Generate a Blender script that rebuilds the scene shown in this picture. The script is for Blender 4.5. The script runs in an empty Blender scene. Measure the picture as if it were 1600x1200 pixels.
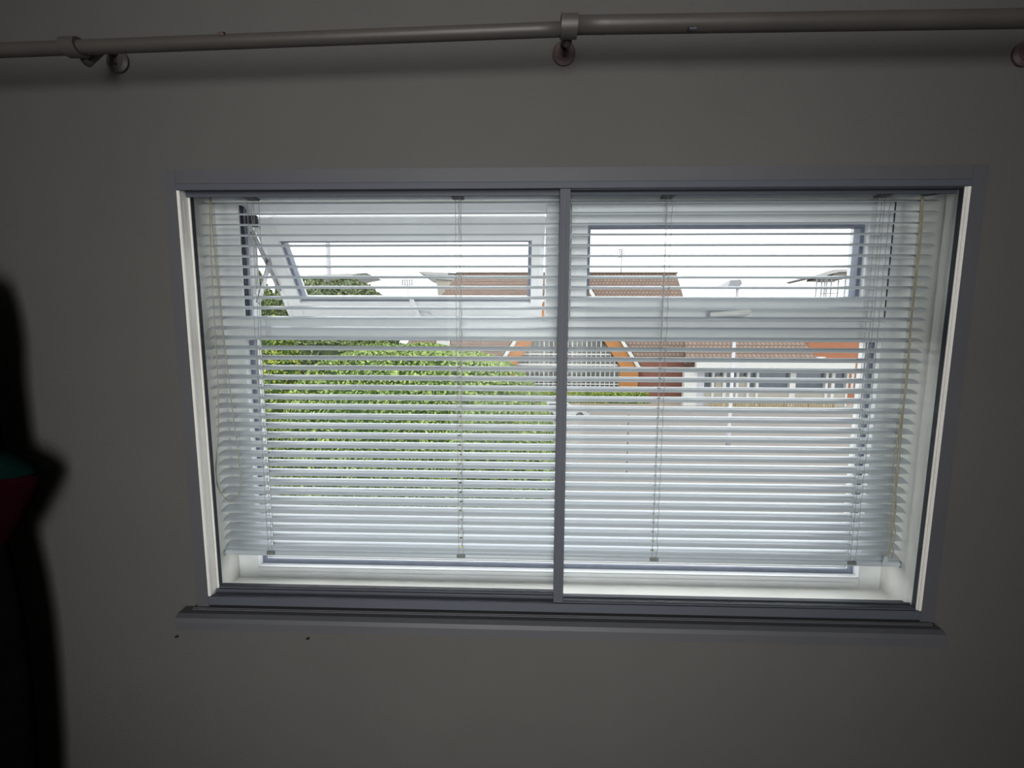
import bpy, bmesh, math, random
import numpy as np
from mathutils import Vector, Matrix

# ------------------------------------------------------------ camera, sky, sun, exposure
TH, PS, RO, FPX = math.radians(5.71), math.radians(1.4), .0045, 600.0
CAM = Vector((0, -.8, 1.55))
_F = Vector((-math.sin(PS)*math.cos(TH), math.cos(PS)*math.cos(TH), -math.sin(TH)))
_R0 = Vector((math.cos(PS), math.sin(PS), 0)); _U0 = _R0.cross(_F)
_R = _R0*math.cos(RO)+_U0*math.sin(RO); _U = _U0*math.cos(RO)-_R0*math.sin(RO)
sc = bpy.context.scene
COL = sc.collection
cd = bpy.data.cameras.new('camera'); cam = bpy.data.objects.new('camera', cd); COL.objects.link(cam)
cd.sensor_width = 36; cd.lens = 36*FPX/1600; cd.clip_start = .02; cd.clip_end = 2000
cam.matrix_world = Matrix.Translation(CAM) @ Matrix((_R, _U, -_F)).transposed().to_4x4()
sc.camera = cam
w = bpy.data.worlds.new('overcast_sky'); sc.world = w; w.use_nodes = True
nt = w.node_tree; bg = nt.nodes['Background']
tc = nt.nodes.new('ShaderNodeTexCoord'); no = nt.nodes.new('ShaderNodeTexNoise')
no.inputs['Scale'].default_value = 2.2; no.inputs['Detail'].default_value = 5
cr = nt.nodes.new('ShaderNodeValToRGB')
cr.color_ramp.elements[0].position = .35; cr.color_ramp.elements[0].color = (.86, .86, .92, 1)
cr.color_ramp.elements[1].position = .65; cr.color_ramp.elements[1].color = (1, .985, .98, 1)
nt.links.new(tc.outputs['Generated'], no.inputs['Vector']); nt.links.new(no.outputs['Fac'], cr.inputs['Fac'])
nt.links.new(cr.outputs['Color'], bg.inputs['Color'])
bg.inputs['Strength'].default_value = 3.7
sd = bpy.data.lights.new('hazy_sun', 'SUN'); sun = bpy.data.objects.new('hazy_sun', sd); COL.objects.link(sun)
sd.energy = 2.2; sd.angle = math.radians(12); sd.color = (1, .95, .88)
sun.rotation_euler = Vector((.35, .75, -.95)).to_track_quat('-Z', 'Y').to_euler(); sun.location = (0, -5, 30)
# added fill light, unseen behind the camera, brightens room side of the blind
ad = bpy.data.lights.new('room_fill_light', 'AREA'); al = bpy.data.objects.new('room_fill_light', ad); COL.objects.link(al)
ad.shape = 'RECTANGLE'; ad.size = 1.2; ad.size_y = 2.0; ad.energy = 13; ad.color = (1, .98, .97); al.location = (-.05, -2.55, 1.5); ad.spread = math.radians(78)
al.rotation_euler = (math.radians(90), 0, 0)
sc.view_settings.view_transform = 'Standard'; sc.view_settings.look = 'None'
sc.view_settings.exposure = 0.0; sc.view_settings.gamma = 1; sc.view_settings.use_curve_mapping = False
sc.cycles.max_bounces = 14; sc.cycles.diffuse_bounces = 8; sc.cycles.transparent_max_bounces = 24

random.seed(5); rng = np.random.default_rng(5)
GZ = -4.7                                    # street level, seen from a first-floor room

def P(x, y, Y=0.0):                          # the point at depth Y seen at a photo pixel
    d = _F + _R*((x-800)/FPX) - _U*((y-600)/FPX)
    return CAM + d*((Y-CAM.y)/d.y)
def G(x, y, z=GZ):
    d = _F + _R*((x-800)/FPX) - _U*((y-600)/FPX)
    return CAM + d*((z-CAM.z)/d.z)

# ------------------------------------------------------------ materials
def mat(name, col, rough=.6, metal=0, var=0, scale=8, bump=0, bscale=60, spec=.5, island=None, trans=0, coat=0):
    m = bpy.data.materials.new(name); m.use_nodes = True; n = m.node_tree; L = n.links.new
    b = n.nodes['Principled BSDF']
    b.inputs['Base Color'].default_value = (*col, 1); b.inputs['Roughness'].default_value = rough
    b.inputs['Metallic'].default_value = metal; b.inputs['Specular IOR Level'].default_value = spec
    b.inputs['Coat Weight'].default_value = coat
    t = n.nodes.new('ShaderNodeTexCoord')
    if var or island:
        z = n.nodes.new('ShaderNodeTexNoise'); z.inputs['Scale'].default_value = scale; z.inputs['Detail'].default_value = 6
        L(t.outputs['Object'], z.inputs['Vector'])
        c = n.nodes.new('ShaderNodeValToRGB'); c.color_ramp.elements[0].position = .3; c.color_ramp.elements[1].position = .7
        v = var or .25
        c.color_ramp.elements[0].color = (*[max(0, k*(1-v)) for k in col], 1)
        c.color_ramp.elements[1].color = (*[min(1, k*(1+v)) for k in col], 1)
        L(z.outputs['Fac'], c.inputs['Fac']); out = c.outputs['Color']
        if island:
            g = n.nodes.new('ShaderNodeNewGeometry'); mx = n.nodes.new('ShaderNodeMix'); mx.data_type = 'RGBA'
            L(g.outputs['Random Per Island'], mx.inputs[0]); L(out, mx.inputs[6]); mx.inputs[7].default_value = (*island, 1)
            out = mx.outputs[2]
        L(out, b.inputs['Base Color'])
    if bump:
        z = n.nodes.new('ShaderNodeTexNoise'); z.inputs['Scale'].default_value = bscale; z.inputs['Detail'].default_value = 8
        L(t.outputs['Object'], z.inputs['Vector']); bp = n.nodes.new('ShaderNodeBump')
        bp.inputs['Strength'].default_value = bump; bp.inputs['Distance'].default_value = .003
        L(z.outputs['Fac'], bp.inputs['Height']); L(bp.outputs['Normal'], b.inputs['Normal'])
    return m

def brickmat(name, c1, c2, mortar, bw, rh, ms=.02, off=.5, rough=.85, plane='XZ', bump=.3):
    m = bpy.data.materials.new(name); m.use_nodes = True; n = m.node_tree; L = n.links.new
    b = n.nodes['Principled BSDF']; b.inputs['Roughness'].default_value = rough
    t = n.nodes.new('ShaderNodeTexCoord'); s = n.nodes.new('ShaderNodeSeparateXYZ'); c = n.nodes.new('ShaderNodeCombineXYZ')
    L(t.outputs['Object'], s.inputs[0])
    if plane == 'XZ': L(s.outputs['X'], c.inputs['X']); L(s.outputs['Z'], c.inputs['Y'])
    else: L(s.outputs['Y'], c.inputs['X']); L(s.outputs['Z'], c.inputs['Y'])
    k = n.nodes.new('ShaderNodeTexBrick'); k.offset = off
    for a, v in (('Color1', (*c1, 1)), ('Color2', (*c2, 1)), ('Mortar', (*mortar, 1)), ('Scale', 1), ('Mortar Size', ms), ('Brick Width', bw), ('Row Height', rh)):
        k.inputs[a].default_value = v
    L(c.outputs[0], k.inputs['Vector']); L(k.outputs['Color'], b.inputs['Base Color'])
    bp = n.nodes.new('ShaderNodeBump'); bp.inputs['Strength'].default_value = bump; bp.inputs['Distance'].default_value = .02; bp.invert = True
    L(k.outputs['Fac'], bp.inputs['Height']); L(bp.outputs['Normal'], b.inputs['Normal'])
    return m

def glassmat(name, tint=(1, 1, 1), k=1.0):
    m = bpy.data.materials.new(name); m.use_nodes = True; n = m.node_tree; L = n.links.new
    n.nodes.remove(n.nodes['Principled BSDF']); o = n.nodes['Material Output']
    a = n.nodes.new('ShaderNodeBsdfTransparent'); a.inputs['Color'].default_value = (*tint, 1)
    g = n.nodes.new('ShaderNodeBsdfGlossy'); g.inputs['Roughness'].default_value = .01
    f = n.nodes.new('ShaderNodeFresnel'); f.inputs['IOR'].default_value = 1.45
    mm = n.nodes.new('ShaderNodeMath'); mm.operation = 'MULTIPLY'; mm.inputs[1].default_value = k
    x = n.nodes.new('ShaderNodeMixShader'); L(f.outputs[0], mm.inputs[0]); L(mm.outputs[0], x.inputs[0])
    L(a.outputs[0], x.inputs[1]); L(g.outputs[0], x.inputs[2]); L(x.outputs[0], o.inputs['Surface'])
    return m

M = dict(
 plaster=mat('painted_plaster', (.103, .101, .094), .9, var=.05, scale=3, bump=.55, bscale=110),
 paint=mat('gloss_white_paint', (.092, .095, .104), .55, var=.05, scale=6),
 reveal=mat('cream_board_lit_jamb', (.92, .91, .86), .35, var=.04, scale=9),  # board colour; on the jambs it stands in for daylight
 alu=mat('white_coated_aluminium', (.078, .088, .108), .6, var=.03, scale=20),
 dark=mat('dark_rubber_seal', (.03, .034, .045), .6, var=.1, scale=30),
 gasket=mat('blue_grey_seal', (.20, .22, .29), .5, var=.1, scale=30),
 upvc=mat('white_plastic_frame', (.86, .87, .88), .28, var=.03, scale=15),
 steel=mat('hinge_steel', (.45, .45, .47), .35, .8, var=.1, scale=40),
 slat=mat('white_enamel_slat', (.64, .68, .73), .36, var=.02, scale=5, spec=.4, coat=.1),
 cord=mat('beige_cord', (.42, .38, .28), .8, var=.15, scale=90),
 ladder=mat('grey_ladder_cord', (.38, .38, .37), .8, var=.15, scale=90),
 clip=mat('grey_plastic_clip', (.25, .26, .25), .5, var=.1, scale=50),
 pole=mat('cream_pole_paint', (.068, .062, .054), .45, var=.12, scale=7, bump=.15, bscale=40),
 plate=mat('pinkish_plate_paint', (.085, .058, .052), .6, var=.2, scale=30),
 screw=mat('dark_screw', (.02, .02, .02), .5, var=.1, scale=60),
 floor=mat('brown_carpet', (.16, .13, .11), .95, var=.15, scale=30, bump=.4, bscale=200),
 ceil=mat('ceiling_paint', (.55, .54, .52), .9, var=.04, scale=4),
 roomwall=mat('room_wall_paint', (.42, .40, .38), .9, var=.05, scale=4),
 black=mat('black_wool', (.003, .003, .0035), 1, spec=0, var=.3, scale=30, bump=.4, bscale=200),
 red=mat('dark_red_wool', (.012, .002, .0035), 1, spec=0, var=.25, scale=25, bump=.4, bscale=180),
 green=mat('dark_green_trim', (.003, .013, .011), 1, spec=0, var=.25, scale=25),
 asphalt=mat('pale_tarmac', (0.1314, 0.1179, 0.1102), .9, var=.08, scale=.35, bump=.2, bscale=30),
 pave=mat('beige_pavement', (0.1646, 0.1372, 0.1137), .9, var=.08, scale=.8),
 kerb=mat('kerb_stone', (0.1680, 0.1613, 0.1512), .9, var=.08, scale=2),
 white=mat('white_road_paint', (0.4032, 0.4032, 0.4032), .7, var=.05, scale=3),
 yellow=mat('yellow_road_paint', (0.2700, 0.1872, 0.0360), .7, var=.08, scale=3),
 trim=mat('white_fascia_paint', (0.3629, 0.3629, 0.3528), .5, var=.04, scale=2),
 timber=mat('orange_timber_cladding', (0.2381, 0.0960, 0.0211), .6, var=.12, scale=1.5),
 cream=mat('cream_render', (0.2232, 0.2088, 0.1800), .8, var=.05, scale=.5),
 dkglass=mat('dark_window_glass', (0.0518, 0.0562, 0.0518), .15, var=.3, scale=.6),
 blglass=mat('bluish_shop_glass', (0.0691, 0.0821, 0.0994), .12, var=.4, scale=.5),
 fence=mat('yellow_timber_picket', (0.1980, 0.1512, 0.0792), .8, var=.15, scale=4),
 grey=mat('galvanised_grey', (0.1411, 0.1445, 0.1546), .4, .3, var=.08, scale=5),
 dgrey=mat('dark_post_paint', (.10, .10, .10), .6, var=.1, scale=8),
 carpaint=mat('white_car_paint', (0.3150, 0.3234, 0.3276), .2, var=.02, scale=3, coat=.6),
 tyre=mat('black_tyre', (.02, .02, .02), .8, var=.1, scale=20),
 bark=mat('brown_bark', (.12, .08, .05), .9, var=.3, scale=6),
 stadium=mat('pale_steel_cladding', (0.2258, 0.2258, 0.2258), .5, var=.05, scale=.2),
 pale=mat('pale_mast_steel', (0.2772, 0.2772, 0.3024), .5, var=.04, scale=.4),
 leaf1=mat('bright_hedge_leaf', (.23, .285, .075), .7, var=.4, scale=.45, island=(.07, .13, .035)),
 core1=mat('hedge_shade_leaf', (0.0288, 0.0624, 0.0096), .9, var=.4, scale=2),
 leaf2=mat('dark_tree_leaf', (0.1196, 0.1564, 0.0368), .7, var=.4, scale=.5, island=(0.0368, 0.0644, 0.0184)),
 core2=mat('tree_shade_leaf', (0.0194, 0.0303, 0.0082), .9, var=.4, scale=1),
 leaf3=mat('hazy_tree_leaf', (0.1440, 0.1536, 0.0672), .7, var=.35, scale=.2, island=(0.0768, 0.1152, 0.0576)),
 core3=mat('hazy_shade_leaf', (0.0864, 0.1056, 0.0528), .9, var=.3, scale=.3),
 leaf4=mat('yellow_green_leaf', (0.2682, 0.2809, 0.0383), .7, var=.4, scale=.8, island=(0.0766, 0.1405, 0.0191)),
 redbrick=brickmat('red_brick', (0.1517, 0.0474, 0.0308), (0.1232, 0.0403, 0.0261), (0.1422, 0.0806, 0.0616), .45, .15),
 orbrick=brickmat('orange_brick', (0.2370, 0.0806, 0.0332), (0.2085, 0.0687, 0.0285), (0.1991, 0.1043, 0.0663), .45, .15),
 tiles=brickmat('brown_roof_tile', (0.1422, 0.0948, 0.0711), (0.1137, 0.0782, 0.0616), (0.0522, 0.0355, 0.0285), .45, .42, .05, bump=.6),
 glass=glassmat('clear_window_glass', (.97, .98, .975), .15),
 inglass=glassmat('thin_inner_glass', (.94, .955, .95), .08),
 carglass=mat('car_glass', (.04, .045, .05), .1, var=.1, scale=3),
)

# ------------------------------------------------------------ mesh building
class MB:
    def __init__(s): s.v = []; s.f = []
    def box(s, a, b):
        x0, y0, z0 = a; x1, y1, z1 = b; n = len(s.v)
        s.v += [(x0,y0,z0),(x1,y0,z0),(x1,y1,z0),(x0,y1,z0),(x0,y0,z1),(x1,y0,z1),(x1,y1,z1),(x0,y1,z1)]
        s.f += [tuple(n+i for i in q) for q in ((0,3,2,1),(4,5,6,7),(0,1,5,4),(1,2,6,5),(2,3,7,6),(3,0,4,7))]
        return s
    def hexa(s, p8):
        n = len(s.v); s.v += [tuple(p) for p in p8]
        s.f += [tuple(n+i for i in q) for q in ((0,3,2,1),(4,5,6,7),(0,1,5,4),(1,2,6,5),(2,3,7,6),(3,0,4,7))]
        return s
    def prism(s, pts, off):                       # polygon extruded by a vector
        n = len(s.v); k = len(pts); o = Vector(off)
        s.v += [tuple(p) for p in pts] + [tuple(Vector(p)+o) for p in pts]
        s.f += [tuple(range(n, n+k))[::-1], tuple(range(n+k, n+2*k))]
        s.f += [(n+i, n+(i+1) % k, n+k+(i+1) % k, n+k+i) for i in range(k)]
        return s
    def tube(s, pts, r, seg=8):
        pts = [Vector(p) for p in pts]; rr = r if hasattr(r, '__len__') else [r]*len(pts); n0 = len(s.v)
        for i, p in enumerate(pts):
            d = (pts[min(i+1, len(pts)-1)]-pts[max(i-1, 0)]).normalized()
            u = d.cross(Vector((0, 0, 1)) if abs(d.z) < .9 else Vector((1, 0, 0))).normalized(); v = d.cross(u)
            for k in range(seg):
                a = 2*math.pi*k/seg; s.v.append(tuple(p+(u*math.cos(a)+v*math.sin(a))*rr[i]))
        for i in range(len(pts)-1):
            for k in range(seg):
                a = n0+i*seg+k; b = n0+i*seg+(k+1) % seg
                s.f.append((a, b, b+seg, a+seg))
        s.f.append(tuple(n0+k for k in range(seg))[::-1]); s.f.append(tuple(n0+(len(pts)-1)*seg+k for k in range(seg)))
        return s
    def build(s, name, m, parent=None, bevel=0, smooth=False, off=None):
        me = bpy.data.meshes.new(name)
        me.from_pydata(s.v, [], s.f); me.materials.append(m)
        bm = bmesh.new(); bm.from_mesh(me); bmesh.ops.recalc_face_normals(bm, faces=bm.faces)
        if bevel: bmesh.ops.bevel(bm, geom=list(bm.edges), offset=bevel, segments=2, affect='EDGES', clamp_overlap=True)
        bm.to_mesh(me); bm.free()
        if smooth:
            me.polygons.foreach_set('use_smooth', [True]*len(me.polygons))
        return link(name, me, parent)
def link(name, me, parent=None):
    o = bpy.data.objects.new(name, me); COL.objects.link(o)
    if parent: o.parent = parent; o.matrix_parent_inverse = Matrix.Translation(-parent.location)
    return o
def tag(o, label=None, cat=None, group=None, kind=None):
    for k, v in (('label', label), ('category', cat), ('group', group), ('kind', kind)):
        if v: o[k] = v
    return o
def empty(name, loc, label=None, cat=None, group=None, kind=None):
    o = bpy.data.objects.new(name, None); COL.objects.link(o); o.location = loc; o.empty_display_size = .1
    return tag(o, label, cat, group, kind)
def B(a, b): return MB().box(a, b)
def frame4(x0, x1, z0, z1, t, y0, y1):
    l, r, b_, tp = t if hasattr(t, '__len__') else (t,)*4
    return MB().box((x0,y0,z0),(x0+l,y1,z1)).box((x1-r,y0,z0),(x1,y1,z1)).box((x0+l,y0,z0),(x1-r,y1,z0+b_)).box((x0+l,y0,z1-tp),(x1-r,y1,z1))

# ------------------------------------------------------------ the room
OL, OR, OB, OT = -.700, .862, .966, 1.872          # window opening in the wall
WT = .15
wb = MB()
X0, X1, ZC = -1.35, 2.3, 2.65
wb.box((X0-.1,0,-.02),(OL,WT,ZC+.1)).box((OR,0,-.02),(X1+.1,WT,ZC+.1)).box((OL,0,-.02),(OR,WT,OB)).box((OL,0,OT),(OR,WT,ZC+.1))
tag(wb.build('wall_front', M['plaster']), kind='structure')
YB = -2.6
tag(B((X0-.1,YB,0),(X0,0,ZC)).build('wall_left', M['roomwall']), kind='structure')
tag(B((X1,YB,0),(X1+.1,0,ZC)).build('wall_right', M['roomwall']), kind='structure')
tag(B((X0-.1,YB-.1,0),(X1+.1,YB,ZC)).build('wall_back', M['roomwall']), kind='structure')
tag(frame4(-.65, .55, 0, 2.3, (.06,.06,.001,.06), YB, YB+.03).build('fill_light_frame', M['paint']), kind='structure')  # unseen frame added round the fill light on the back wall
tag(B((X0-.1,YB-.1,-.2),(X1+.1,0,0)).build('floor', M['floor']), kind='structure')
tag(B((X0-.1,YB-.1,ZC),(X1+.1,0,ZC+.1)).build('ceiling', M['ceil']), kind='structure')

# architrave (flat strip round the opening) and the sill nosing under it
tb = frame4(OL-.027, OR+.030, OB-.006, OT+.027, (.027,.030,.001,.027), -.006, 0)
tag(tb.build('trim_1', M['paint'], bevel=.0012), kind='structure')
sl = MB().box((-.735,-.012,.925),(.885,0,.962))
tag(sl.build('trim_3', M['paint'], bevel=.002), kind='structure')
s2 = MB(); prof = [(0,.958),(-.022,.957),(-.031,.952),(-.034,.944),(-.033,.925),(-.028,.921),(0,.920)]
s2.prism([(-.757, y, z) for y, z in prof], (1.650, 0, 0))
tag(s2.build('trim_2', M['paint']), kind='structure')

# reveal lining boards inside the opening
rv = empty('trim_4', (.08, .05, OB), kind='structure')
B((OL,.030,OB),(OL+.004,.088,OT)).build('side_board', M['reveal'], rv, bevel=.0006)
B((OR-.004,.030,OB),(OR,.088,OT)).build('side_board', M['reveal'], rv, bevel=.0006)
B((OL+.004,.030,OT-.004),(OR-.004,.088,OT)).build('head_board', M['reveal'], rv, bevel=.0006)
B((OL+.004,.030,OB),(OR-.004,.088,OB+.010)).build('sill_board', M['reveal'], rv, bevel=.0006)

# ------------------------------------------------------------ outer plastic window
YF, YK = .085, .145
win = empty('window_1', (.08, YF, OB), kind='structure')
def X(px, py, Y): return P(px, py, Y).x
def Z(px, py, Y): return P(px, py, Y).z
fx0, fx1 = X(391, 640, .092), X(1364, 640, .092)      # edges of the fixed pane's bead
fz0 = Z(700, 889, .092); trb = Z(900, 531, .092); trt = Z(900, 501, YF)
lx0, lx1 = X(376, 400, YF), X(854, 400, YF); tz = Z(600, 333, YK)
rx0, rx1 = X(891, 400, YF), X(1388, 400, YF); rtz = tz
fr = MB()
fr.box((OL+.004,YF,OB),(fx0,YK,trt)).box((OL+.004,YF,trt),(lx0,YK,OT))
fr.box((rx1,YF,trt),(OR-.004,YK,OT)).box((fx1,YF,OB),(OR-.004,YK,trt)).box((lx0,YF,tz),(rx1,YK,OT)).box((fx0,YF,OB),(fx1,YK,fz0))
fr.build('frame', M['upvc'], win, bevel=.0012)
B((fx0,YF,trb),(fx1,YK,trt)).build('transom', M['upvc'], win, bevel=.0012)
B((lx0,YF+.004,trb+.008),(rx1,YF-.002,trb+.014)).build('transom_ridge', M['upvc'], win, bevel=.0008)
B((lx1,YF,trt),(rx0,YK,tz)).build('mullion', M['upvc'], win, bevel=.0012)
# dark seal band and pane of the lower light
frame4(fx0-.0005, fx1+.0005, fz0-.0005, trb+.0005, (.0095, .0095, .0105, .002), .104, .110).build('glazing_seal', M['gasket'], win)
frame4(fx0, fx1, fz0, trb, .0012, YF+.001, .103).build('glazing_bead', M['upvc'], win, bevel=.001)
sx0, sx1 = fx0+.009, fx1-.009
frame4(sx0, sx1, fz0+.0105, trb-.001, .0022, .112, .115).build('spacer_bar', M['white'], win)
B((fx0-.002,.1105,fz0),(fx1+.002,.1115,trb)).build('lower_pane', M['glass'], win)
# skim line on the lower frame member
B((lx0,YF-.003,OB+.022),(rx1,YF,OB+.026)).build('frame_ridge', M['upvc'], win, bevel=.0008)

def sash(name, x0, x1, z0, z1, y0, depth, rails, parent, hingeup=False):
    """a casement leaf hanging from (0,0,0) at its top edge; local coordinates"""
    e = bpy.data.objects.new(name, None); COL.objects.link(e); e.parent = parent; e.empty_display_size = .05
    l, r, b, t = rails; H = z1-z0; W = x1-x0
    def put(mb, n, m, bev=0):
        o = mb.build(n, m, None, bevel=bev); o.parent = e; return o
    put(frame4(0, W, -H, 0, rails, 0, depth), 'sash_frame', M['upvc'], .0012)
    put(frame4(l-.001, W-r+.001, -H+b-.001, -t+.001, (.009,.009,.006,.008), .012, .030), 'sash_seal', M['gasket'])
    put(B((l,.019,-H+b),(W-r,.020,-t)), 'pane', M['glass'])
    put(frame4(.010, W-.010, -H+.010, -.010, .003, -.002, .001), 'sash_ridge', M['upvc'])
    return e, put, W, H
# right leaf, shut
e, put, W, H = sash('closed_sash', rx0+.001, rx1-.005, trt+.001, rtz-.001, YF, .05, (X(916,400,YF)-rx0, rx1-X(1352,400,YF), .048, Z(1100,331,YF)-Z(1100,363,YF)), win)
e.matrix_parent_inverse = Matrix(); e.location = Vector((rx0+.001, YF-.010, rtz-.001))-win.location
put(B((W,.002,-H),(W+.004,.010,0)), 'shadow_seal', M['dark'])
def handle(put, x, z):
    mb = MB().box((x-.016,-.010,z-.014),(x+.030,0,z+.008)); put(mb, 'handle_plate', M['upvc'], .002)
    mb = MB().tube([(x+.010,-.010,z),(x+.010,-.026,z),(x-.015,-.030,z-.003),(x-.070,-.026,z-.006)], [.007,.008,.007,.005], 10)
    put(mb, 'handle', M['upvc'])
    put(MB().tube([(x+.022,-.0112,z),(x+.022,-.009,z)], .003, 8), 'screw', M['screw'])
hp = P(1150, 489, YF-.01); handle(put, hp.x-(rx0+.001), hp.z-(rtz-.001))
# left leaf, pushed open
e, put, W, H = sash('open_sash', lx0+.004, lx1-.002, 0, .268, YF, .05, (.044, .031, .056, .052), win)
ztop = Z(600, 342.5, .125)
e.matrix_parent_inverse = Matrix(); e.location = Vector((lx0+.005, .118, ztop))-win.location; e.rotation_euler = (math.radians(31), 0, 0)
hl = (630-X(0,0,0) if False else 0)
put(MB().box((W*.533-.020,-.010,-H+.006),(W*.533+.024,0,-H+.030)), 'handle_plate', M['upvc'], .002)
put(MB().tube([(W*.533,-.010,-H+.018),(W*.533,-.028,-H+.018),(W*.533-.004,-.032,-H+.040),(W*.533-.014,-.030,-H+.085)], [.007,.008,.007,.005], 10), 'handle', M['upvc'])
put(MB().tube([(W*.533,-.0112,-H+.010),(W*.533,-.009,-H+.010)], .0035, 8), 'screw', M['screw'])
# friction stays of the open leaf: a slotted track, two crossing arms each side
for sgn, xx in ((1, lx0+.003),):
    st = MB(); x2 = xx+sgn*.003
    st.box((min(xx,x2),.098,trt+.002),(max(xx,x2),.105,tz-.004)); st.build('stay_track', M['gasket'], win)
    def arm(p, q, name='stay_arm'):
        p = Vector(p); q = Vector(q); d = (q-p).normalized(); n = Vector((0,-d.z,d.y))*.0065; t = Vector((sgn*.003,0,0))
        MB().hexa([p-n,p-n+t,q-n+t,q-n,p+n,p+n+t,q+n+t,q+n]).build(name, M['steel'], win)
    arm((xx+sgn*.007,.112,tz-.050),(xx+sgn*.007,.205,tz-.175)); arm((xx+sgn*.011,.112,trt+.040),(xx+sgn*.011,.175,tz-.085))
    B((min(xx+sgn*.006,xx+sgn*.020),.098,tz-.040),(max(xx+sgn*.006,xx+sgn*.020),.118,tz-.014)).build('stay_block', M['dark'], win, bevel=.001)
B((lx1-.006,.10,trt+.001),(lx1-.001,.125,trt+.009)).build('corner_block', M['dark'], win)
# dark shadow gap of the left light
B((lx0-.0005,.090,trt),(lx0+.003,.102,tz)).build('shadow_seal', M['dark'], win)

# ------------------------------------------------------------ sliding secondary glazing
sg = empty('secondary_glazing', (.08, 0, OB), 'white aluminium sliding secondary glazing with two large panes in front of the blind', 'glazing')
gl, gr, gb, gt = OL+.001, OR-.001, OB+.001, OT-.001
def frame_hv(x0, x1, z0, z1, t, y0, y1):
    l, r, b_, tp = t if hasattr(t, '__len__') else (t,)*4
    return ((B((x0+l,y0,z0),(x1-r,y1,z0+b_)), B((x0+l,y0,z1-tp),(x1-r,y1,z1))), B((x0,y0,z0),(x0+l,y1,z1)), B((x1-r,y0,z0),(x1,y1,z1)))
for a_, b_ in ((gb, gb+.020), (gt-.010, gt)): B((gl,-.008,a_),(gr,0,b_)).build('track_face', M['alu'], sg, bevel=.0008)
for a_, b_ in ((gl, gl+.006), (gr-.006, gr)): B((a_,-.008,gb+.0205),(b_,0,gt-.0105)).build('lit_jamb_edge', M['reveal'], sg, bevel=.0008)  # bright edges: outside light on the jamb put into the colour
B((gl,.0002,gb),(gl+.0062,.029,gt)).build('lit_jamb_liner', M['reveal'], sg)  # added strips; their bright colour paints in daylight on the jamb sides
B((gr-.0062,.0002,gb),(gr,.029,gt)).build('lit_jamb_liner', M['reveal'], sg)
for a_, b_ in ((gb, gb+.020), (gt-.010, gt)): B((gl+.0063,.0002,a_),(gr-.0063,.029,b_)).build('track_channel', M['alu'], sg, bevel=.0008)
B((gl,-.0105,gt-.013),(gr,-.008,gt-.006)).build('track_lip', M['alu'], sg, bevel=.0006)
B((gl+.006,-.0105,gb+.014),(gr-.006,-.008,gb+.022)).build('track_lip', M['alu'], sg, bevel=.0006)
B((gl+.006,.0075,gb+.018),(gr-.006,.0095,gb+.028)).build('track_fin', M['alu'], sg)
B((gl+.006,.0075,gt-.020),(gr-.006,.0095,gt-.009)).build('track_fin', M['alu'], sg)
m0, m1 = .074, .094
def panel(x0, x1, y, zb, zt, l, r, b, t, name):
    h, a, c = frame_hv(x0, x1, zb, zt, (l, r, b, t), y, y+.014)
    p = empty(name, ((x0+x1)/2-sg.location.x, y, zb-sg.location.z)); p.parent = sg; PO = Vector(p.location)+sg.location
    def ch(o): o.parent = p; o.matrix_parent_inverse = Matrix.Translation(-PO); return o
    for q_ in h: ch(q_.build('rail', M['alu'], None, bevel=.0008))
    ch(a.build('stile', M['alu'] if x0 > 0 else M['reveal'], None, bevel=.0008)); ch(c.build('stile', M['alu'] if x1 < .3 else M['reveal'], None, bevel=.0008))  # stiles at the jambs take the bright white as painted-in daylight
    g_ = B((x0+l-.0008,y+.006,zb+b-.0008),(x1-r+.0008,y+.0075,zt-t+.0008)).build('glass', M['inglass'])
    ch(g_); ch(frame4(x0+l-.0005, x1-r+.0005, zb+b-.0005, zt-t+.0005, .0014, y+.002, y+.010).build('glazing_seal', M['dark']))
    return p
panel(gl+.0065, m0+.012, .0115, gb+.018, gt-.008, .0035, .010, .014, .006, 'sliding_panel')
panel(m0, gr-.0065, -.0065, gb+.0205, gt-.0105, m1-m0, .0035, .0045, .003, 'sliding_panel')
MB().box((m0+.004,-.0085,gb+.03),(m0+.007,-.006,gt-.02)).box((m1-.007,-.0085,gb+.03),(m1-.004,-.006,gt-.02)).build('stile_ridge', M['alu'], sg)

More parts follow.
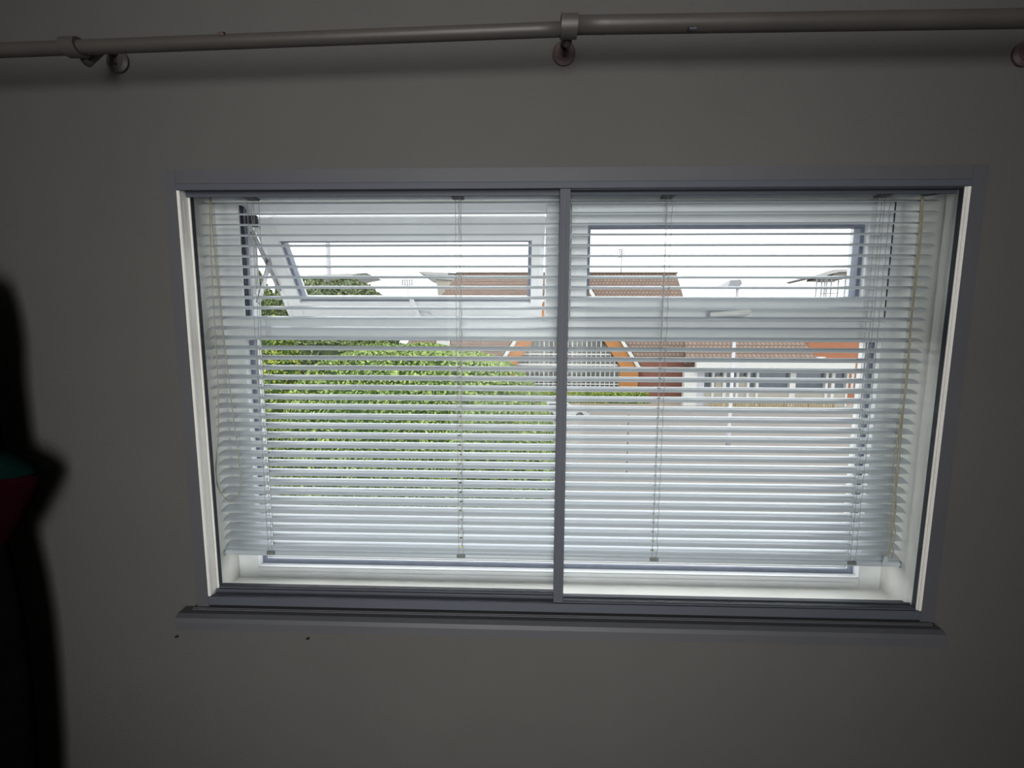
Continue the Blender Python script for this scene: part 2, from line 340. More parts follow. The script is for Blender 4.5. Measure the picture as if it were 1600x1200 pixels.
# ------------------------------------------------------------ venetian blind
YBL = .054
bz1 = Z(480, 317.5, YBL); bz0 = Z(480, 851, YBL); NS = 36; pitch = (bz1-bz0)/(NS-1)
SL, SR = OL+.0055, OR-.0065
vb = empty('venetian_blind', (.08, YBL, bz1+.014), 'white venetian blind with half tilted slats hanging in the window recess', 'blind')
hb = MB(); prof = [(-.0125,.026),(-.0125,.003),(-.010,0),(.010,0),(.0125,.003),(.0125,.026),(.010,.026),(.010,.004),(-.010,.004),(-.010,.026)]
zr = bz1+.010
hb.box((SL-.003,YBL-.0125,zr),(SR+.003,YBL+.0125,min(zr+.025,OT-.0045)))
hb.build('headrail', M['slat'], vb, bevel=.001)
lad = [-.585, -.138, .305, .748]
WS, CAMB, NSEG = .0262, .0030, 10
def slat_mesh():
    xs = [SL]
    for c in lad: xs += [c-.0035, c+.0035]
    xs.append(SR)
    vs = []; fs = []
    prof = []
    for i in range(NSEG+1):
        u = i/NSEG*2-1; prof.append((u*WS/2, CAMB*(1-u*u)-CAMB*.5))
    for x in xs:
        for y, z in prof: vs.append((x, y, z))
    n = NSEG+1
    for a in range(len(xs)-1):
        hole = a % 2 == 1
        for i in range(NSEG):
            if hole and i in (4, 5): continue
            fs.append((a*n+i, (a+1)*n+i, (a+1)*n+i+1, a*n+i+1))
    me = bpy.data.meshes.new('slat'); me.from_pydata(vs, [], fs); me.materials.append(M['slat'])
    me.polygons.foreach_set('use_smooth', [True]*len(me.polygons)); return me
sm = slat_mesh(); base = None
for i in range(NS):
    if base is None:
        o = bpy.data.objects.new('slat', sm); base = o
        md = o.modifiers.new('thickness', 'SOLIDIFY'); md.thickness = .0003
    else: o = base.copy()
    COL.objects.link(o); o.parent = vb
    o.location = Vector((random.uniform(-.0012,.0012), YBL, bz0+i*pitch+random.uniform(-.0002,.0002)))-vb.location
    o.rotation_euler = (math.radians(21.5+random.uniform(-.5,.5)), random.uniform(-.0003,.0003), 0)
zb = bz0-.017
br = MB(); cs = []
for k in range(12):
    a = math.pi*2*k/12; cs.append((SL-.002, YBL+.0125*math.copysign(abs(math.cos(a))**.6, math.cos(a)), zb+.0075*math.copysign(abs(math.sin(a))**.6, math.sin(a))))
br.prism(cs, (SR-SL+.004, 0, 0)); br.build('bottom_rail', M['slat'], vb, smooth=False)
for xx in (SL-.004, SR+.001): B((xx,YBL-.013,zb-.008),(xx+.003,YBL+.013,zb+.008)).build('end_cap', M['clip'], vb, bevel=.001)
for c in lad:
    mb = MB()
    mb.tube([(c-.004,YBL-.0132,zr),(c-.004,YBL-.0135,zb-.002)], .0005, 5)
    mb.tube([(c+.004,YBL+.0132,zr),(c+.004,YBL+.0135,zb)], .0005, 5)
    for i in range(NS):
        z = bz0+i*pitch-.0016
        dz = math.sin(math.radians(21.5))*WS/2
        mb.tube([(c-.004,YBL-.0132,z-dz),(c+.004,YBL+.0132,z+dz)], .00035, 4)
    mb.build('ladder_cord', M['ladder'], vb)
    pts = [(c+.001+.0006*math.sin(i*2.1), YBL-.0005, zb+(zr-zb)*i/60) for i in range(61)]
    MB().tube(pts, .0006, 5).build('lift_cord', M['ladder'], vb)
    if True:
        pts = [(c+.006+.0012*math.sin(i*1.7+c*9), YBL-.0150+.0006*math.cos(i), zb-.002+(zr-zb)*i/72) for i in range(73)]
        MB().tube(pts, .00055, 5).build('front_cord', M['ladder'], vb)
    MB().box((c-.013,YBL-.0140,zr-.003),(c+.013,YBL+.006,zr+.002)).build('cord_clip', M['clip'], vb, bevel=.001)
    MB().box((c-.009,YBL-.0142,zb-.002),(c+.011,YBL-.008,zb+.006)).build('rail_plug', M['clip'], vb, bevel=.001)
# tilt cord loop on the left and pull cords on the right, hanging in front of the slats
def spline(pts, n=60):
    pts = [Vector(p) for p in pts]; q = [pts[0]]+pts+[pts[-1]]; out = []
    for i in range(len(pts)-1):
        a, b, c, d = q[i], q[i+1], q[i+2], q[i+3]
        for k in range(10):
            t = k/10; out.append(.5*((2*b)+(c-a)*t+(2*a-5*b+4*c-d)*t*t+(3*b-a-3*c+d)*t**3))
    out.append(pts[-1]); return out
YC = YBL-.0185
loop = [(328,306),(328,330),(329,380),(332,440),(335,500),(339,560),(341,620),(341,680),(338,720),(338,748),(344,768),(355,781),(363,783),(371,776),(376,762),(375,735),(370,690),(363,640),(356,580),(349,520),(341,450),(335,390),(331,345),(330,306)]
MB().tube(spline([P(x, y, YC) for x, y in loop]), .0010, 6).build('tilt_cord', M['cord'], vb, smooth=True)
pc1 = [(1441,304),(1440,340),(1436,385),(1432,430),(1425,500),(1416,600),(1410,660),(1405,720),(1400,770),(1395,820),(1390,860),(1386,875)]
pc2 = [(1443,304),(1442,340),(1438,385),(1433,430),(1425,500),(1417,600),(1408,650),(1402,690),(1396,720),(1398,750),(1400,790),(1398,810),(1397,820),(1399,830),(1397,845),(1394,852),(1396,862),(1394,872)]
pc3 = [(1440,304),(1438,340),(1435,385),(1430,430),(1423,500),(1415,600),(1408,660),(1402,720),(1399,760),(1392,800),(1391,830),(1392,850),(1388,864),(1384,878)]
for p in (pc1, pc2, pc3): MB().tube(spline([P(x, y, YC) for x, y in p]), .0010, 6).build('pull_cord', M['cord'], vb, smooth=True)
p0 = P(1384, 876, YC)
MB().tube([p0+Vector((0,0,.010)), p0+Vector((0,0,.004)), p0-Vector((0,0,.010))], [.002,.0035,.0055], 10).build('cord_tassel', M['slat'], vb)
a = P(1441, 306, YC); MB().tube([a, a+Vector((.036,-.002,.004))], .0011, 6).build('cord_guide', M['dark'], vb)
a = P(329, 308, YC); MB().tube([a, a+Vector((-.028,-.002,.006))], .0011, 6).build('cord_guide', M['dark'], vb)
MB().box((X(1425,302,YC),YC,zr-.001),(X(1452,302,YC),YBL-.012,zr+.004)).build('cord_lock', M['clip'], vb, bevel=.001)

# ------------------------------------------------------------ curtain pole above the window
YP = -.080
pz = P(600, 48, YP).z
cp = empty('curtain_pole', (.07, 0, pz), 'cream painted curtain pole on stand-off brackets above the window', 'curtain pole')
jx = .083
def lathe_pole(x0, x1, r, z0, z1):
    n = 24; return MB().tube([(x0+(x1-x0)*i/n, YP, z0+(z1-z0)*i/n) for i in range(n+1)], r, 20)
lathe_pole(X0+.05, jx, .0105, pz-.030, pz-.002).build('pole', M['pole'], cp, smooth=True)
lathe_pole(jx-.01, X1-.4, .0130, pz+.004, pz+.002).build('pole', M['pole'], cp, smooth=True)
for i, (px, py) in enumerate(((186,97),(881,85),(1598,86))):
    c = P(px, py, 0); cx = c.x
    zp = pz-.0195 if i == 0 else pz+.002
    rose = MB().tube([(cx,0,c.z),(cx,-.004,c.z),(cx,-.008,c.z)], [.022,.022,.017], 24).build('wall_plate', M['plate'] if i else M['pole'], cp, smooth=False)
    if i: rose['label'] = 'pinkish worn wall plate'
    for dx, dz in ((.004,.011),(.000,-.008)) if i else ((.0,.016),(.001,-.009)):
        MB().tube([(cx+dx,-.0075,c.z+dz),(cx+dx,-.0100,c.z+dz)], .0024, 8).build('screw', M['screw'], rose)
    MB().tube([(cx,-.005,c.z+.012),(cx,-.03,c.z+.006),(cx,-.062,zp-.012)], .008, 12).build('bracket_arm', M['pole'], cp, smooth=True)
    ring = MB(); n = 40; x0, x1 = cx-.014, cx+.014
    for k in range(n):
        a, b = 2*math.pi*k/n, 2*math.pi*(k+1)/n; ri, ro = (.0104, .0150) if i == 0 else (.0130, .0172)
        if i == 0: pass
        q = lambda x, r, t: (x, YP+r*math.cos(t), zp+r*math.sin(t))
        ring.hexa([q(x0,ri,a),q(x1,ri,a),q(x1,ro,a),q(x0,ro,a),q(x0,ri,b),q(x1,ri,b),q(x1,ro,b),q(x0,ro,b)])
    ring.build('bracket_ring', M['pole'], cp)
for px, py in ((345,46),(1082,44)):
    c = P(px, py, YP-.010); c.z = pz-.013+.004 if px < 800 else c.z
    MB().tube([(c.x-.006,YP-.009,c.z),(c.x+.006,YP-.009,c.z)], [.003,.0042], 8).build('paint_chip', M['dark'] if px > 800 else M['plate'], cp)
# two small dark dents in the wall under the sill
for px, py in ((276,995),(481,998)):
    c = P(px, py, -.001); o = MB().tube([(c.x-.003,-.001,c.z-.001),(c.x+.003,-.001,c.z+.002)], [.002,.003], 7).build('wall_chip', M['screw'])
    tag(o, 'small dark chip in the wall below the left end of the sill' if px < 300 else 'small dark chip in the wall under the sill, right of the corner one', 'chip')

# ------------------------------------------------------------ clothes hanging at the left edge, close to the lens
def drape(name, prof, Yc, m, parent=None, ry=.03, seed=0, left=-1.3, fold=.012, shift=34):
    """prof: list of (pixel x, pixel y) of the right outline; closed lofted body reaching left out of view"""
    mb = MB(); n = 36; rows = []
    for j, (px, py) in enumerate(prof):
        p = P(px-shift, py, Yc); cx = (p.x+left)/2; rx = (p.x-left)/2; row = []
        for k in range(n):
            a = 2*math.pi*k/n; fo = 1+fold/.09*math.sin(a*7+seed+j*.13)*.35*(abs(math.sin(a))+.1)
            row.append((cx+rx*math.copysign(abs(math.cos(a))**.8, math.cos(a)), Yc+ry*math.sin(a)*fo, p.z))
        rows.append(row)
    for r in rows: mb.v += r
    for j in range(len(rows)-1):
        for k in range(n): mb.f.append((j*n+k, j*n+(k+1) % n, (j+1)*n+(k+1) % n, (j+1)*n+k))
    mb.f.append(tuple(range(n))); mb.f.append(tuple((len(rows)-1)*n+k for k in range(n)))
    o = mb.build(name, m, parent, smooth=True); return o
YG = -.075
def dens(pr, k=5):
    out = []
    for (a, b), (c, d) in zip(pr, pr[1:]):
        out += [(a+(c-a)*t/k, b+(d-b)*t/k) for t in range(k)]
    return out+[pr[-1]]
coat = drape('coat', dens([(-60,405),(-8,430),(8,475),(17,520),(21,600),(27,650),(34,700),(34,800),(40,840),(50,880),(62,930),(74,1000),(82,1080),(90,1200),(100,1500),(110,2000),(112,2650)]), YG, M['black'], seed=1)
tag(coat, 'long black coat hanging at the left edge of the view', 'coat')
rj = empty('folded_garment', P(-40, 780, YG), 'dark red knitted garment with green edge draped over the black coat', 'garment')
drape('red_body', dens([(62,738),(74,744),(72,760),(62,782),(50,805),(38,828),(20,855),(-4,885)]), YG, M['red'], rj, ry=.040, shift=16, seed=2)
g = drape('green_trim', dens([(-20,700),(22,706),(44,716),(62,728),(70,738),(64,746)]), YG, M['green'], rj, ry=.042, shift=16, seed=2); g['label'] = 'dark green edge band'

# ------------------------------------------------------------ outside: ground
gd = B((-120,.6,GZ-.2),(160,220,GZ)).build('street_ground', M['asphalt']); tag(gd, kind='structure')
def strip(pts, z, m, name, kind='structure', label=None, cat=None, h=.02, parent=None, group=None):
    o = MB().prism([(*G(x, y).xy, z-h) for x, y in pts], (0, 0, h)).build(name, m, parent)
    if not parent: tag(o, label, cat, group, kind)
    return o
strip([(760,624),(1420,628),(1420,637),(760,636)], GZ+.10, M['pave'], 'far_pavement', h=.1)
strip([(395,640),(470,640),(470,740),(395,740)], GZ+.03, M['pave'], 'near_path', h=.03)
mk = empty('road_markings', (*G(980,700).xy, GZ), 'white and yellow painted lines on the pale road surface', 'road marking')
for pts, m in (([(878,725.2),(1003,725.6),(1004,727),(878,726.8)],'white'),([(862,740.4),(1012,741),(1013,742.6),(862,742)],'white'),
               ([(948,667),(968,664),(970,665),(950,668)],'white'),([(1090,681.4),(1128,682.6),(1128,683.6),(1090,682.4)],'white'),
               ([(1190,683.5),(1204,682),(1204,683.4),(1190,685)],'white'),([(1075,666),(1100,667),(1100,668),(1075,667)],'white'),
               ([(1010,666),(1042,667.2),(1042,668.2),(1010,667)],'white'),
               ([(880,695),(892,695.6),(892,696.8),(880,696.2)],'yellow'),([(990,711),(1030,711.6),(1030,713),(990,712.4)],'yellow'),
               ([(1078,711.6),(1128,713.2),(1128,714.2),(1078,712.8)],'yellow'),([(1108,727),(1120,727.2),(1120,728.2),(1108,728)],'yellow'),
               ([(1136,727.2),(1142,727.4),(1142,728.4),(1136,728.2)],'yellow')):
    strip(pts, GZ+.006, M[m], m+'_line', parent=mk, h=.006)
tag(MB().prism([(*G(x,y).xy, GZ) for x, y in ((760,636),(1420,637),(1420,638.5),(760,637.5))], (0,0,.12)).build('kerb', M['kerb']), kind='structure')

# ------------------------------------------------------------ gabled hall
YH = 43.0
hall = empty('gabled_hall', (*P(886, 600, YH).xy, GZ), 'large hall with a tall glazed gable, orange timber surround and brown tiled roof', 'building')
def pp(x, y, Y=YH): return P(x, y, Y)
def zpx(y, Y=YH, x=886): return P(x, y, Y).z
gx = pp(886, 600).x; za = zpx(402); zs = zpx(578); xw = pp(1002, 578).x-gx        # half width at the eaves
slope = xw/(za-zs)
def edge(z, inset=0): return (za-z)*slope-inset
d = .5
pieces = []
# white barge boards, then the orange surround
for s in (-1, 1):
    MB().prism([(gx, YH-.7, za), (gx+s*edge(zs), YH-.7, zs), (gx+s*(edge(zs)-.45), YH-.7, zs), (gx, YH-.7, za-.45/slope)], (0, .3, 0)).build('barge_board', M['trim'], hall)
    zi = zpx(566); xi = pp(967, 590).x-gx; iw = 1.75
    zin_top = za-(.45+iw)/slope
    MB().prism([(gx, YH-.5, za-.45/slope), (gx+s*(edge(zs)-.45), YH-.5, zs), (gx+s*(edge(zs)-.55), YH-.5, GZ), (gx+s*xi, YH-.5, GZ), (gx+s*xi, YH-.5, za-(xi+.45+iw)/slope), (gx, YH-.5, zin_top)], (0, .45, 0)).build('timber_surround', M['timber'], hall)
B((gx-xi-.4, YH+.1, GZ), (gx+xi+.4, YH+.25, za-(xi+.45+iw)/slope)).build('glazed_wall', M['dkglass'], hall)
MB().prism([(gx-xi-.1, YH+.1, za-(xi+.45+iw)/slope), (gx+xi+.1, YH+.1, za-(xi+.45+iw)/slope), (gx, YH+.1, zin_top+.1)], (0,.15,0)).build('gable_glazing', M['dkglass'], hall)
k = 0; nm = 22; step = 2*xi/nm
for i in range(nm+1):
    x = -xi+i*step; ztop = za-(abs(x)+.45+iw)/slope; wd = .07 if i % 3 else .12
    B((gx+x-wd/2, YH-.08, GZ+.3), (gx+x+wd/2, YH+.1, ztop+.1)).build('mullion', M['trim'], hall)
for yy, hh in ((553.5,.16),(570,.22),(575,.16),(600,.12),(500,.15),(520,.1),(470,.15)):
    z = zpx(yy); xe = min(xi, max(0, (za-z)/1*slope-.45-iw))
    B((gx-xe, YH-.10, z-hh/2), (gx+xe, YH+.09, z+hh/2)).build('transom_bar', M['trim'], hall)
# main roof, ridge parallel to the street
ridge = P(1057, 427, YH+7); rl = P(715, 430, YH+7); ez = zpx(558)
el = pp(580, 560); er = pp(1098, 560)
MB().prism([(rl.x, YH+7, ridge.z), (ridge.x, YH+7, ridge.z), (er.x, YH+.2, ez), (el.x+3, YH+.2, ez)], (0, .25, -.25)).build('main_roof', M['tiles'], hall)
B((rl.x-.2, YH+6.8, ridge.z-.05), (ridge.x+.1, YH+7.2, ridge.z+.12)).build('ridge_tiles', M['tiles'], hall)
MB().prism([(er.x-.3, YH+.4, GZ), (er.x-.3, YH+.4, ez), (ridge.x-.1, YH+7, ridge.z-.3), (ridge.x-.1, YH+7, GZ)], (-.3, 0, 0)).build('end_wall', M['redbrick'], hall)
# the gable's own roof planes running back
for s in (-1, 1):
    MB().prism([(gx, YH-.7, za+.1), (gx+s*edge(zs), YH-.7, zs+.1), (gx+s*edge(zs), YH+3, zs+.1), (gx, YH+6.5, za+.1)], (0, 0, .18)).build('gable_roof', M['tiles'], hall)
B((pp(997,600).x, YH+.3, GZ), (pp(1067,600).x, YH+.7, ez)).build('brick_wall', M['redbrick'], hall)
B((pp(993.5,600).x, YH+.1, GZ), (pp(997,600).x, YH+.6, zpx(580))).build('downpipe', M['dgrey'], hall)
B((pp(590,600).x, YH+.3, GZ), (pp(775,600).x, YH+.7, ez)).build('brick_wall', M['redbrick'], hall)
B((pp(683,537).x, YH-.2, zpx(556)), (pp(703,537).x, YH+.2, zpx(530))).build('dormer_panel', M['trim'], hall)
# aerial on the ridge
ax = P(971, 410, YH+7); at = ax.x
MB().tube([(at, YH+7, ridge.z), (at, YH+7, P(971,390,YH+7).z)], .07, 6).build('aerial_mast', M['dgrey'], hall)
am = MB()
for i, (x0, y0, x1, y1) in enumerate(((960,393,975,388),(960,397,976,392),(962,400,976,396),(966,403,975,400),(968,388,970,402))):
    am.tube([P(x0, y0, YH+7), P(x1, y1, YH+7)], .05, 5)
am.build('aerial', M['dgrey'], hall)
# ------------------------------------------------------------ low parade to the right
YL = 39.4
par = empty('low_parade', (*P(1200, 600, YL).xy, GZ), 'long low building with brown tiled roof, white fascia and glazed front', 'building')
lx, rx = pp(1067,600,YL).x, pp(1322,600,YL).x
zf1, zf0 = zpx(566,YL,1200), zpx(577,YL,1200)
MB().prism([(pp(1070,520,YL+2.6).x, YL+2.6, zpx(520,YL+2.6,1200)), (pp(1245,520,YL+2.6).x, YL+2.6, zpx(520,YL+2.6,1200)), (pp(1278,560,YL).x, YL-.4, zf1), (lx, YL-.4, zf1)], (0,.25,-.25)).build('roof', M['tiles'], par)
B((lx+.9, YL-.9, zf0), (rx, YL-.5, zf1)).build('fascia', M['trim'], par)
B((pp(1278,560,YL).x-.5, YL-.6, zf1-.25), (pp(1278,560,YL).x+.3, YL-.4, zf1+.6)).build('verge_board', M['trim'], par)
B((lx, YL-.3, GZ), (pp(1087,600,YL).x, YL+.2, zf0)).build('white_wall', M['trim'], par)
B((pp(1087,600,YL).x, YL-.2, GZ), (pp(1099,600,YL).x, YL+.2, zf0)).build('grey_wall', M['pale'], par)
B((pp(1099,600,YL).x, YL+.2, GZ), (rx, YL+.4, zf0)).build('glass_front', M['blglass'], par)
B((pp(1099,600,YL).x, YL-.05, GZ), (rx, YL+.2, zpx(612,YL,1200))).build('stall_riser', M['cream'], par)
for px, wd in ((1113,4),(1131,5),(1151,4),(1168,4),(1182,4),(1237,9),(1290,4),(1300,5),(1322,3)):
    x = pp(px,600,YL).x; ww = wd/FPX*(YL+.8)/2
    B((x-ww, YL-.15, GZ), (x+ww, YL+.2, zf0)).build('post', M['trim'], par)
for px0, px1 in ((1118,1128),(1155,1166)):
    B((pp(px0,600,YL).x, YL+.05, zpx(606,YL,1200)), (pp(px1,600,YL).x, YL+.2, zpx(588,YL,1200))).build('poster_panel', M['cream'], par)
# ------------------------------------------------------------ orange brick block at the far right
YO = 47.0
ob = empty('brick_block', (*P(1340,600,YO).xy, GZ), 'orange brick block standing at the right end of the low parade', 'building')
bz = zpx(486, YO, 1300)
B((pp(1262,560,YO).x, YO, GZ), (pp(1470,560,YO).x, YO+8, bz)).build('wall', M['orbrick'], ob)
B((pp(1258,560,YO).x, YO-.3, bz), (pp(1474,560,YO).x, YO+8.3, bz+.3)).build('parapet', M['trim'], ob)
for px in (1331, 1338, 1345):
    x = pp(px,595,YO).x; B((x-.15, YO-.1, zpx(608,YO,1300)), (x+.15, YO, zpx(584,YO,1300))).build('window_post', M['trim'], ob)
# ------------------------------------------------------------ stadium pieces beyond
def wedge(name, a, b, c, dd, Y, depth, label, m='stadium'):
    e = empty(name, (*P((a[0]+b[0])/2, 430, Y).xy, GZ), label, 'stand')
    MB().prism([P(*a, Y), P(*b, Y), P(*c, Y), P(*dd, Y)], (0, depth, 0)).build('cantilever_roof', M[m], e)
    return e
e = wedge('stadium_stand', (652,424), (700,426), (745,431), (668,430), 80, 14, 'pale stadium stand with thin pointed roof and cream end wall behind the hall')
MB().prism([P(700,426,80), P(850,429,80), P(850,434,80), P(700,431,80)], (0,14,0)).build('roof_edge', M['stadium'], e)
MB().prism([P(681,436,80.5), P(714,438,80.5), P(714,560,80.5), P(697,560,80.5)], (0,8,0)).build('end_wall', M['cream'], e)
MB().prism([P(668,430,80.2), P(745,431,80.2), P(714,438,80.2), P(681,436,80.2)], (0,8,0)).build('roof_soffit', M['stadium'], e)
e = wedge('stadium_stand', (455,431), (555,427), (572,426), (535,433), 120, 14, 'distant stadium stand with a thin wing roof above the left treetops')
for px in (470, 500, 530):
    x = P(px,450,122).x; B((x-.5,122,GZ),(x+.5,123,P(500,431,122).z)).build('support', M['stadium'], e)
ms = empty('stadium_mast', (*P(513,500,140).xy, GZ), 'tall pale stadium mast rising above the left treetops', 'mast')
q = P(513, 400, 140); MB().tube([(q.x,140,GZ),(q.x,140,P(511,325,140).z)], [.95,.75], 12).build('mast_column', M['pale'], ms)
q = P(511, 327, 140); MB().tube([(q.x-2,140,q.z),(q.x+2,140,q.z)], .3, 8).build('mast_crossbar', M['pale'], ms)
fl = empty('floodlight_tower', (*P(637,500,110).xy, GZ), 'thin floodlight tower with a rectangular lamp grid, left of the stadium roof tip', 'floodlight')
q = P(637, 446, 110); MB().tube([(q.x,110,GZ),(q.x,110,q.z)], .16, 8).build('pole', M['pale'], fl)
z1, z0 = P(637,437,110).z, P(637,446,110).z; x0, x1 = P(628,440,110).x, P(646,440,110).x
rack = frame4(x0, x1, z0, z1, .1, 109.9, 110).build('lamp_rack', M['pale'], fl)
for i in range(5):
    for j in range(3):
        cx = x0+(x1-x0)*(i+.5)/5; cz = z0+(z1-z0)*(j+.5)/3
        MB().tube([(cx,109.6,cz),(cx,109.9,cz)], [.28,.15], 8).build('lamp', M['grey'], rack)
# scaffold-like stand at the far right
gs = empty('grandstand', (*P(1310,500,85).xy, GZ), 'open framed grandstand with pitched roof behind the orange brick block', 'stand')
MB().prism([P(1276,430,85), P(1303,421,85), P(1345,420,85), P(1345,424,85), P(1312,425,85), P(1284,432,85)], (0,10,0)).build('pitched_roof', M['stadium'], gs)
MB().prism([P(1306,426,86), P(1345,425,86), P(1345,431,86), P(1300,431,86)], (0,8,0)).build('upper_wall', M['cream'], gs)
for px in (1277,1285,1290,1293,1300,1311,1322,1330,1336,1345):
    a, b = P(px,430,86), P(px-1,470,86); b2 = P(px,540,86)
    MB().tube([(a.x,86,a.z),(a.x,86,b2.z)], .13, 6).build('post', M['grey'], gs)
for y in (441, 459): 
    a = P(1277,y,86); b = P(1346,y-2,86); MB().tube([a, b], .1, 6).build('rail', M['grey'], gs)
B((P(1277,480,86).x,85.5,GZ),(P(1400,480,86).x,95,P(1300,466,86).z)).build('base_block', M['cream'], gs)
a = P(1331,423,85.5); MB().tube([a, a+Vector((0,0,2.2))], .09, 6).build('roof_mast', M['dgrey'], gs)
MB().tube([a+Vector((0,0,1.5)), a+Vector((0,0,2.1))], [.1,.5], 10).build('roof_dish', M['dgrey'], gs)

# ------------------------------------------------------------ street lamp, signpost, fence, car
lb = G(1137, 702); D = lb.y
sl_ = empty('street_lamp', (lb.x, D, GZ), 'pale grey street lamp with angled head standing on the road edge', 'street lamp')
ht = P(1149, 447, D).z
MB().tube([(lb.x,D,GZ),(lb.x,D,GZ+1.2),(lb.x,D,GZ+1.25),(lb.x,D,ht)], [.13,.13,.10,.085], 14).build('lamp_post', M['pale'], sl_, smooth=True)
MB().box((lb.x-.2,D-.2,GZ),(lb.x+.2,D+.2,GZ+.05)).build('base_plate', M['grey'], sl_)
q = lambda x, y: P(x, y, D-.25)
MB().prism([q(1137,447), q(1141,437.5), q(1158,436.5), q(1160,443), q(1156,448)], (0,.5,0)).build('lamp_head', M['grey'], sl_, bevel=.02)
MB().prism([q(1121,448.5), q(1139,438.5), q(1142,437.5), q(1138,447)], (0,.4,0)).build('lamp_arm', M['pale'], sl_, bevel=.01)
sb = G(979, 744); D = sb.y
sp = empty('signpost', (sb.x, D, GZ), 'thin dark post standing on the pale road right of the window stile', 'post')
MB().tube([(sb.x,D,GZ),(sb.x,D,P(984,648,D).z)], .035, 8).build('pole', M['dgrey'], sp)
MB().tube([(sb.x,D,GZ),(sb.x,D,GZ+.12)], [.12,.06], 10).build('base_collar', M['dgrey'], sp)
D = G(1200, 641).y
fe = empty('picket_fence', (G(1200,641).x, D, GZ), 'low yellowish timber picket fence along the far pavement', 'fence')
a, b = P(1112,640,D).x, P(1302,640,D).x; pk = MB(); n = 46; pt = MB()
for i in range(n):
    x = a+(b-a)*i/(n-1)
    if i % 9 == 0: B((x-.07,D-.06,GZ+.1),(x+.07,D+.08,GZ+.95)).build('fence_post', M['fence'], fe)
    else: pk.prism([(x-.06,D,GZ+.18),(x+.06,D,GZ+.18),(x+.06,D,GZ+.72),(x,D,GZ+.8),(x-.06,D,GZ+.72)], (0,.03,0))
pk.build('pickets', M['fence'], fe)['kind'] = 'stuff'
for zz in (.3, .6): B((a,D+.03,GZ+zz),(b,D+.07,GZ+zz+.07)).build('rail', M['fence'], fe)
# car, side on
cb = G(892, 656); D = cb.y; cx0 = P(846,650,D).x
car = empty('car', (cx0+2.05, D+.85, GZ), 'white hatchback car on the road in front of the glazed gable', 'car')
S = lambda x, z: (cx0+x, D, GZ+z)
MB().prism([S(.05,.35),(S(.0,.75)),S(.12,1.0),S(1.0,1.02),S(3.0,1.0),S(3.9,.82),S(4.1,.62),S(4.1,.30),S(3.7,.24),S(.4,.24)], (0,1.7,0)).build('body', M['carpaint'], car, bevel=.04)
MB().prism([(cx0+.15,D+.12,GZ+1.0),(cx0+.45,D+.2,GZ+1.43),(cx0+2.1,D+.2,GZ+1.45),(cx0+2.9,D+.12,GZ+1.0)], (0,1.4,0)).build('roof_shell', M['carpaint'], car, bevel=.04)
MB().prism([(cx0+.42,D+.10,GZ+1.02),(cx0+.6,D+.16,GZ+1.36),(cx0+1.3,D+.16,GZ+1.38),(cx0+1.3,D+.10,GZ+1.02)], (0,.06,0)).build('rear_window', M['carglass'], car)
MB().prism([(cx0+1.4,D+.10,GZ+1.02),(cx0+1.4,D+.16,GZ+1.38),(cx0+2.05,D+.16,GZ+1.38),(cx0+2.65,D+.10,GZ+1.02)], (0,.06,0)).build('front_window', M['carglass'], car)
for x in (.75, 3.25):
    for y in (-.02, 1.5):
        wh = MB().tube([(cx0+x,D+y,GZ+.33),(cx0+x,D+y+.22,GZ+.33)], .33, 20).build('wheel', M['tyre'], car)
        MB().tube([(cx0+x,D+y-.01,GZ+.33),(cx0+x,D+y+.02,GZ+.33)], .19, 12).build('hub_cap', M['grey'], wh)
MB().prism([S(3.85,.66),S(4.08,.62),S(4.0,.74),S(3.85,.8)], (0,.35,0)).build('headlamp', M['pale'], car)

# ------------------------------------------------------------ planting
def leaves(name, pts, nrm, size, m, parent, aspect=1.6):
    n = len(pts); a = rng.normal(size=(n,3)); a += nrm*.2
    u = np.cross(a, rng.normal(size=(n,3))); u /= np.linalg.norm(u, axis=1)[:,None]
    v = np.cross(u, nrm+rng.normal(size=(n,3))*.7); v /= np.linalg.norm(v, axis=1)[:,None]
    s = size*rng.uniform(.6, 1.3, (n,1)); u *= s*aspect/2; v *= s/2
    V = np.stack([pts-u, pts+v*.9, pts+u, pts-v*.9], 1).reshape(-1,3)
    me = bpy.data.meshes.new(name); me.vertices.add(4*n); me.vertices.foreach_set('co', V.ravel())
    me.loops.add(4*n); me.loops.foreach_set('vertex_index', np.arange(4*n, dtype=np.int32))
    me.polygons.add(n); me.polygons.foreach_set('loop_start', np.arange(n, dtype=np.int32)*4); me.polygons.foreach_set('loop_total', np.full(n, 4, dtype=np.int32))
    me.materials.append(m); me.update(); me.validate()
    o = link(name, me, parent); o['kind'] = 'stuff'; return o
def lump(d):
    return (np.sin(d[:,0]*5.1+1)*np.cos(d[:,2]*4.3)+.6*np.sin(d[:,1]*9+d[:,2]*7)+.4*np.sin(d[:,0]*15+d[:,2]*13))*.5
def sup(c, r, n, power=2.0, amp=.06):
    d = rng.normal(size=(n,3)); d /= np.linalg.norm(d, axis=1)[:,None]
    k = (np.abs(d)**power).sum(1)**(-1/power)
    q = d*k[:,None]*(1+amp*lump(d))[:,None]
    return c+q*r, d
def core(name, c, r, m, parent, power=2.0, amp=.06, shrink=.93):
    bm = bmesh.new(); bmesh.ops.create_icosphere(bm, subdivisions=4, radius=1)
    V = np.array([v.co[:] for v in bm.verts]); d = V/np.linalg.norm(V, axis=1)[:,None]
    k = (np.abs(d)**power).sum(1)**(-1/power); q = c+d*k[:,None]*(1+amp*lump(d))[:,None]*r*shrink
    for v, x in zip(bm.verts, q): v.co = x
    me = bpy.data.meshes.new(name); bm.to_mesh(me); bm.free(); me.materials.append(m)
    return link(name, me, parent)
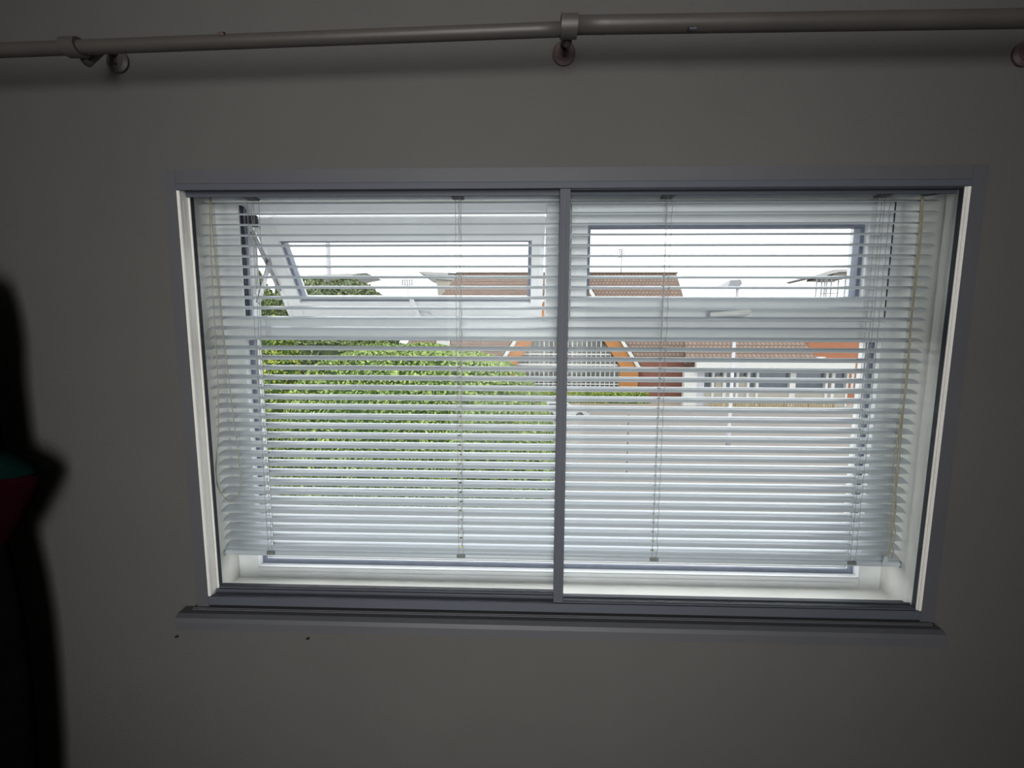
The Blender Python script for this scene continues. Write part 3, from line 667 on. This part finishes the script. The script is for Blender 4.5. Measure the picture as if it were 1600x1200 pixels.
def shrub(name, c, r, n, size, lm, cm, label, cat, power=2.0, amp=.06, trunk=True, group=None):
    e = empty(name, (c[0], c[1], GZ), label, cat, group)
    c = np.array(c); r = np.array(r)
    pts, d = sup(c, r, n, power, amp); pts = pts[pts[:,2] > GZ+.02] if True else pts
    nn = (pts-c)/r; nn /= np.linalg.norm(nn, axis=1)[:,None]
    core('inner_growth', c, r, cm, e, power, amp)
    leaves('foliage', pts, nn, size, lm, e)
    if trunk: MB().tube([(c[0],c[1],GZ),(c[0]+.05,c[1],c[2])], [r[0]*.06+.05, .05], 8).build('trunk', M['bark'], e)
    return e
# big hedge on the left
hy = 13.5
hx0, hx1 = P(425,650,hy).x, P(862,650,hy).x
ztop = P(660,539,15.6).z
hm = P(648,720,15).x; hw = P(868,720,15).x-hm; zc_ = P(648,722,15).z
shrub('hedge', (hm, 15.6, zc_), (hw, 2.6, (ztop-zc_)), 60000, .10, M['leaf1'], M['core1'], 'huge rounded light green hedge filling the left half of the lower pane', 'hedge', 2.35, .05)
# dark bushes left of and behind it
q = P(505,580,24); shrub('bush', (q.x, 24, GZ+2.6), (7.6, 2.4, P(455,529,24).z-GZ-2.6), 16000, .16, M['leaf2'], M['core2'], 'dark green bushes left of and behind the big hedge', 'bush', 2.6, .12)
q = P(432,520,17.5); shrub('shrub', (q.x-.2, 17.5, GZ+3.6), (1.2, 1.0, P(432,497,17.5).z-GZ-3.6), 5000, .12, M['leaf4'], M['core1'], 'yellow green shrub top under the open sash at the left', 'bush', 2, .12)
# conifer seen past the open sash
q = P(402,500,31); shrub('conifer', (q.x, 31, GZ+5), (2.2, 1.8, P(400,418,31).z-GZ-5), 12000, .18, M['leaf2'], M['core2'], 'dark olive conifer seen past the open sash at upper left', 'tree', 1.5, .10)
# distant round trees
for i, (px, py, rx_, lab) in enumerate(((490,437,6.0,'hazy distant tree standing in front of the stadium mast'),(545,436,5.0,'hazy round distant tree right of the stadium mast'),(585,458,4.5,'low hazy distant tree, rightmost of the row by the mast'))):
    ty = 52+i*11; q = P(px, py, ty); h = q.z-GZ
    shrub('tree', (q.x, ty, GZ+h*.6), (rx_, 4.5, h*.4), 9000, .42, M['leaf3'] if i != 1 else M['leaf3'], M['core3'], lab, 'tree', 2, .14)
# flowering strip before the gable and planting under the window
q0, q1 = P(845,620,41).x, P(1012,620,41).x
shrub('low_hedge', ((q0+q1)/2, 41, GZ+.55), ((q1-q0)/2, .6, .75), 9000, .14, M['leaf4'], M['core1'], 'low yellow flowering hedge at the foot of the glazed gable', 'hedge', 6, .05, trunk=False)
a, b = P(395,873,9.6).x, P(1350,873,9.6).x; zt = P(870,866,9.6).z
shrub('low_hedge', ((a+b)/2, 9.6, (GZ+zt)/2), ((b-a)/2+1, .9, (zt-GZ)/2+.05), 20000, .07, M['leaf4'], M['core1'], 'clipped green hedge just below the window, seen under the blind rail', 'hedge', 7, .03, trunk=False)
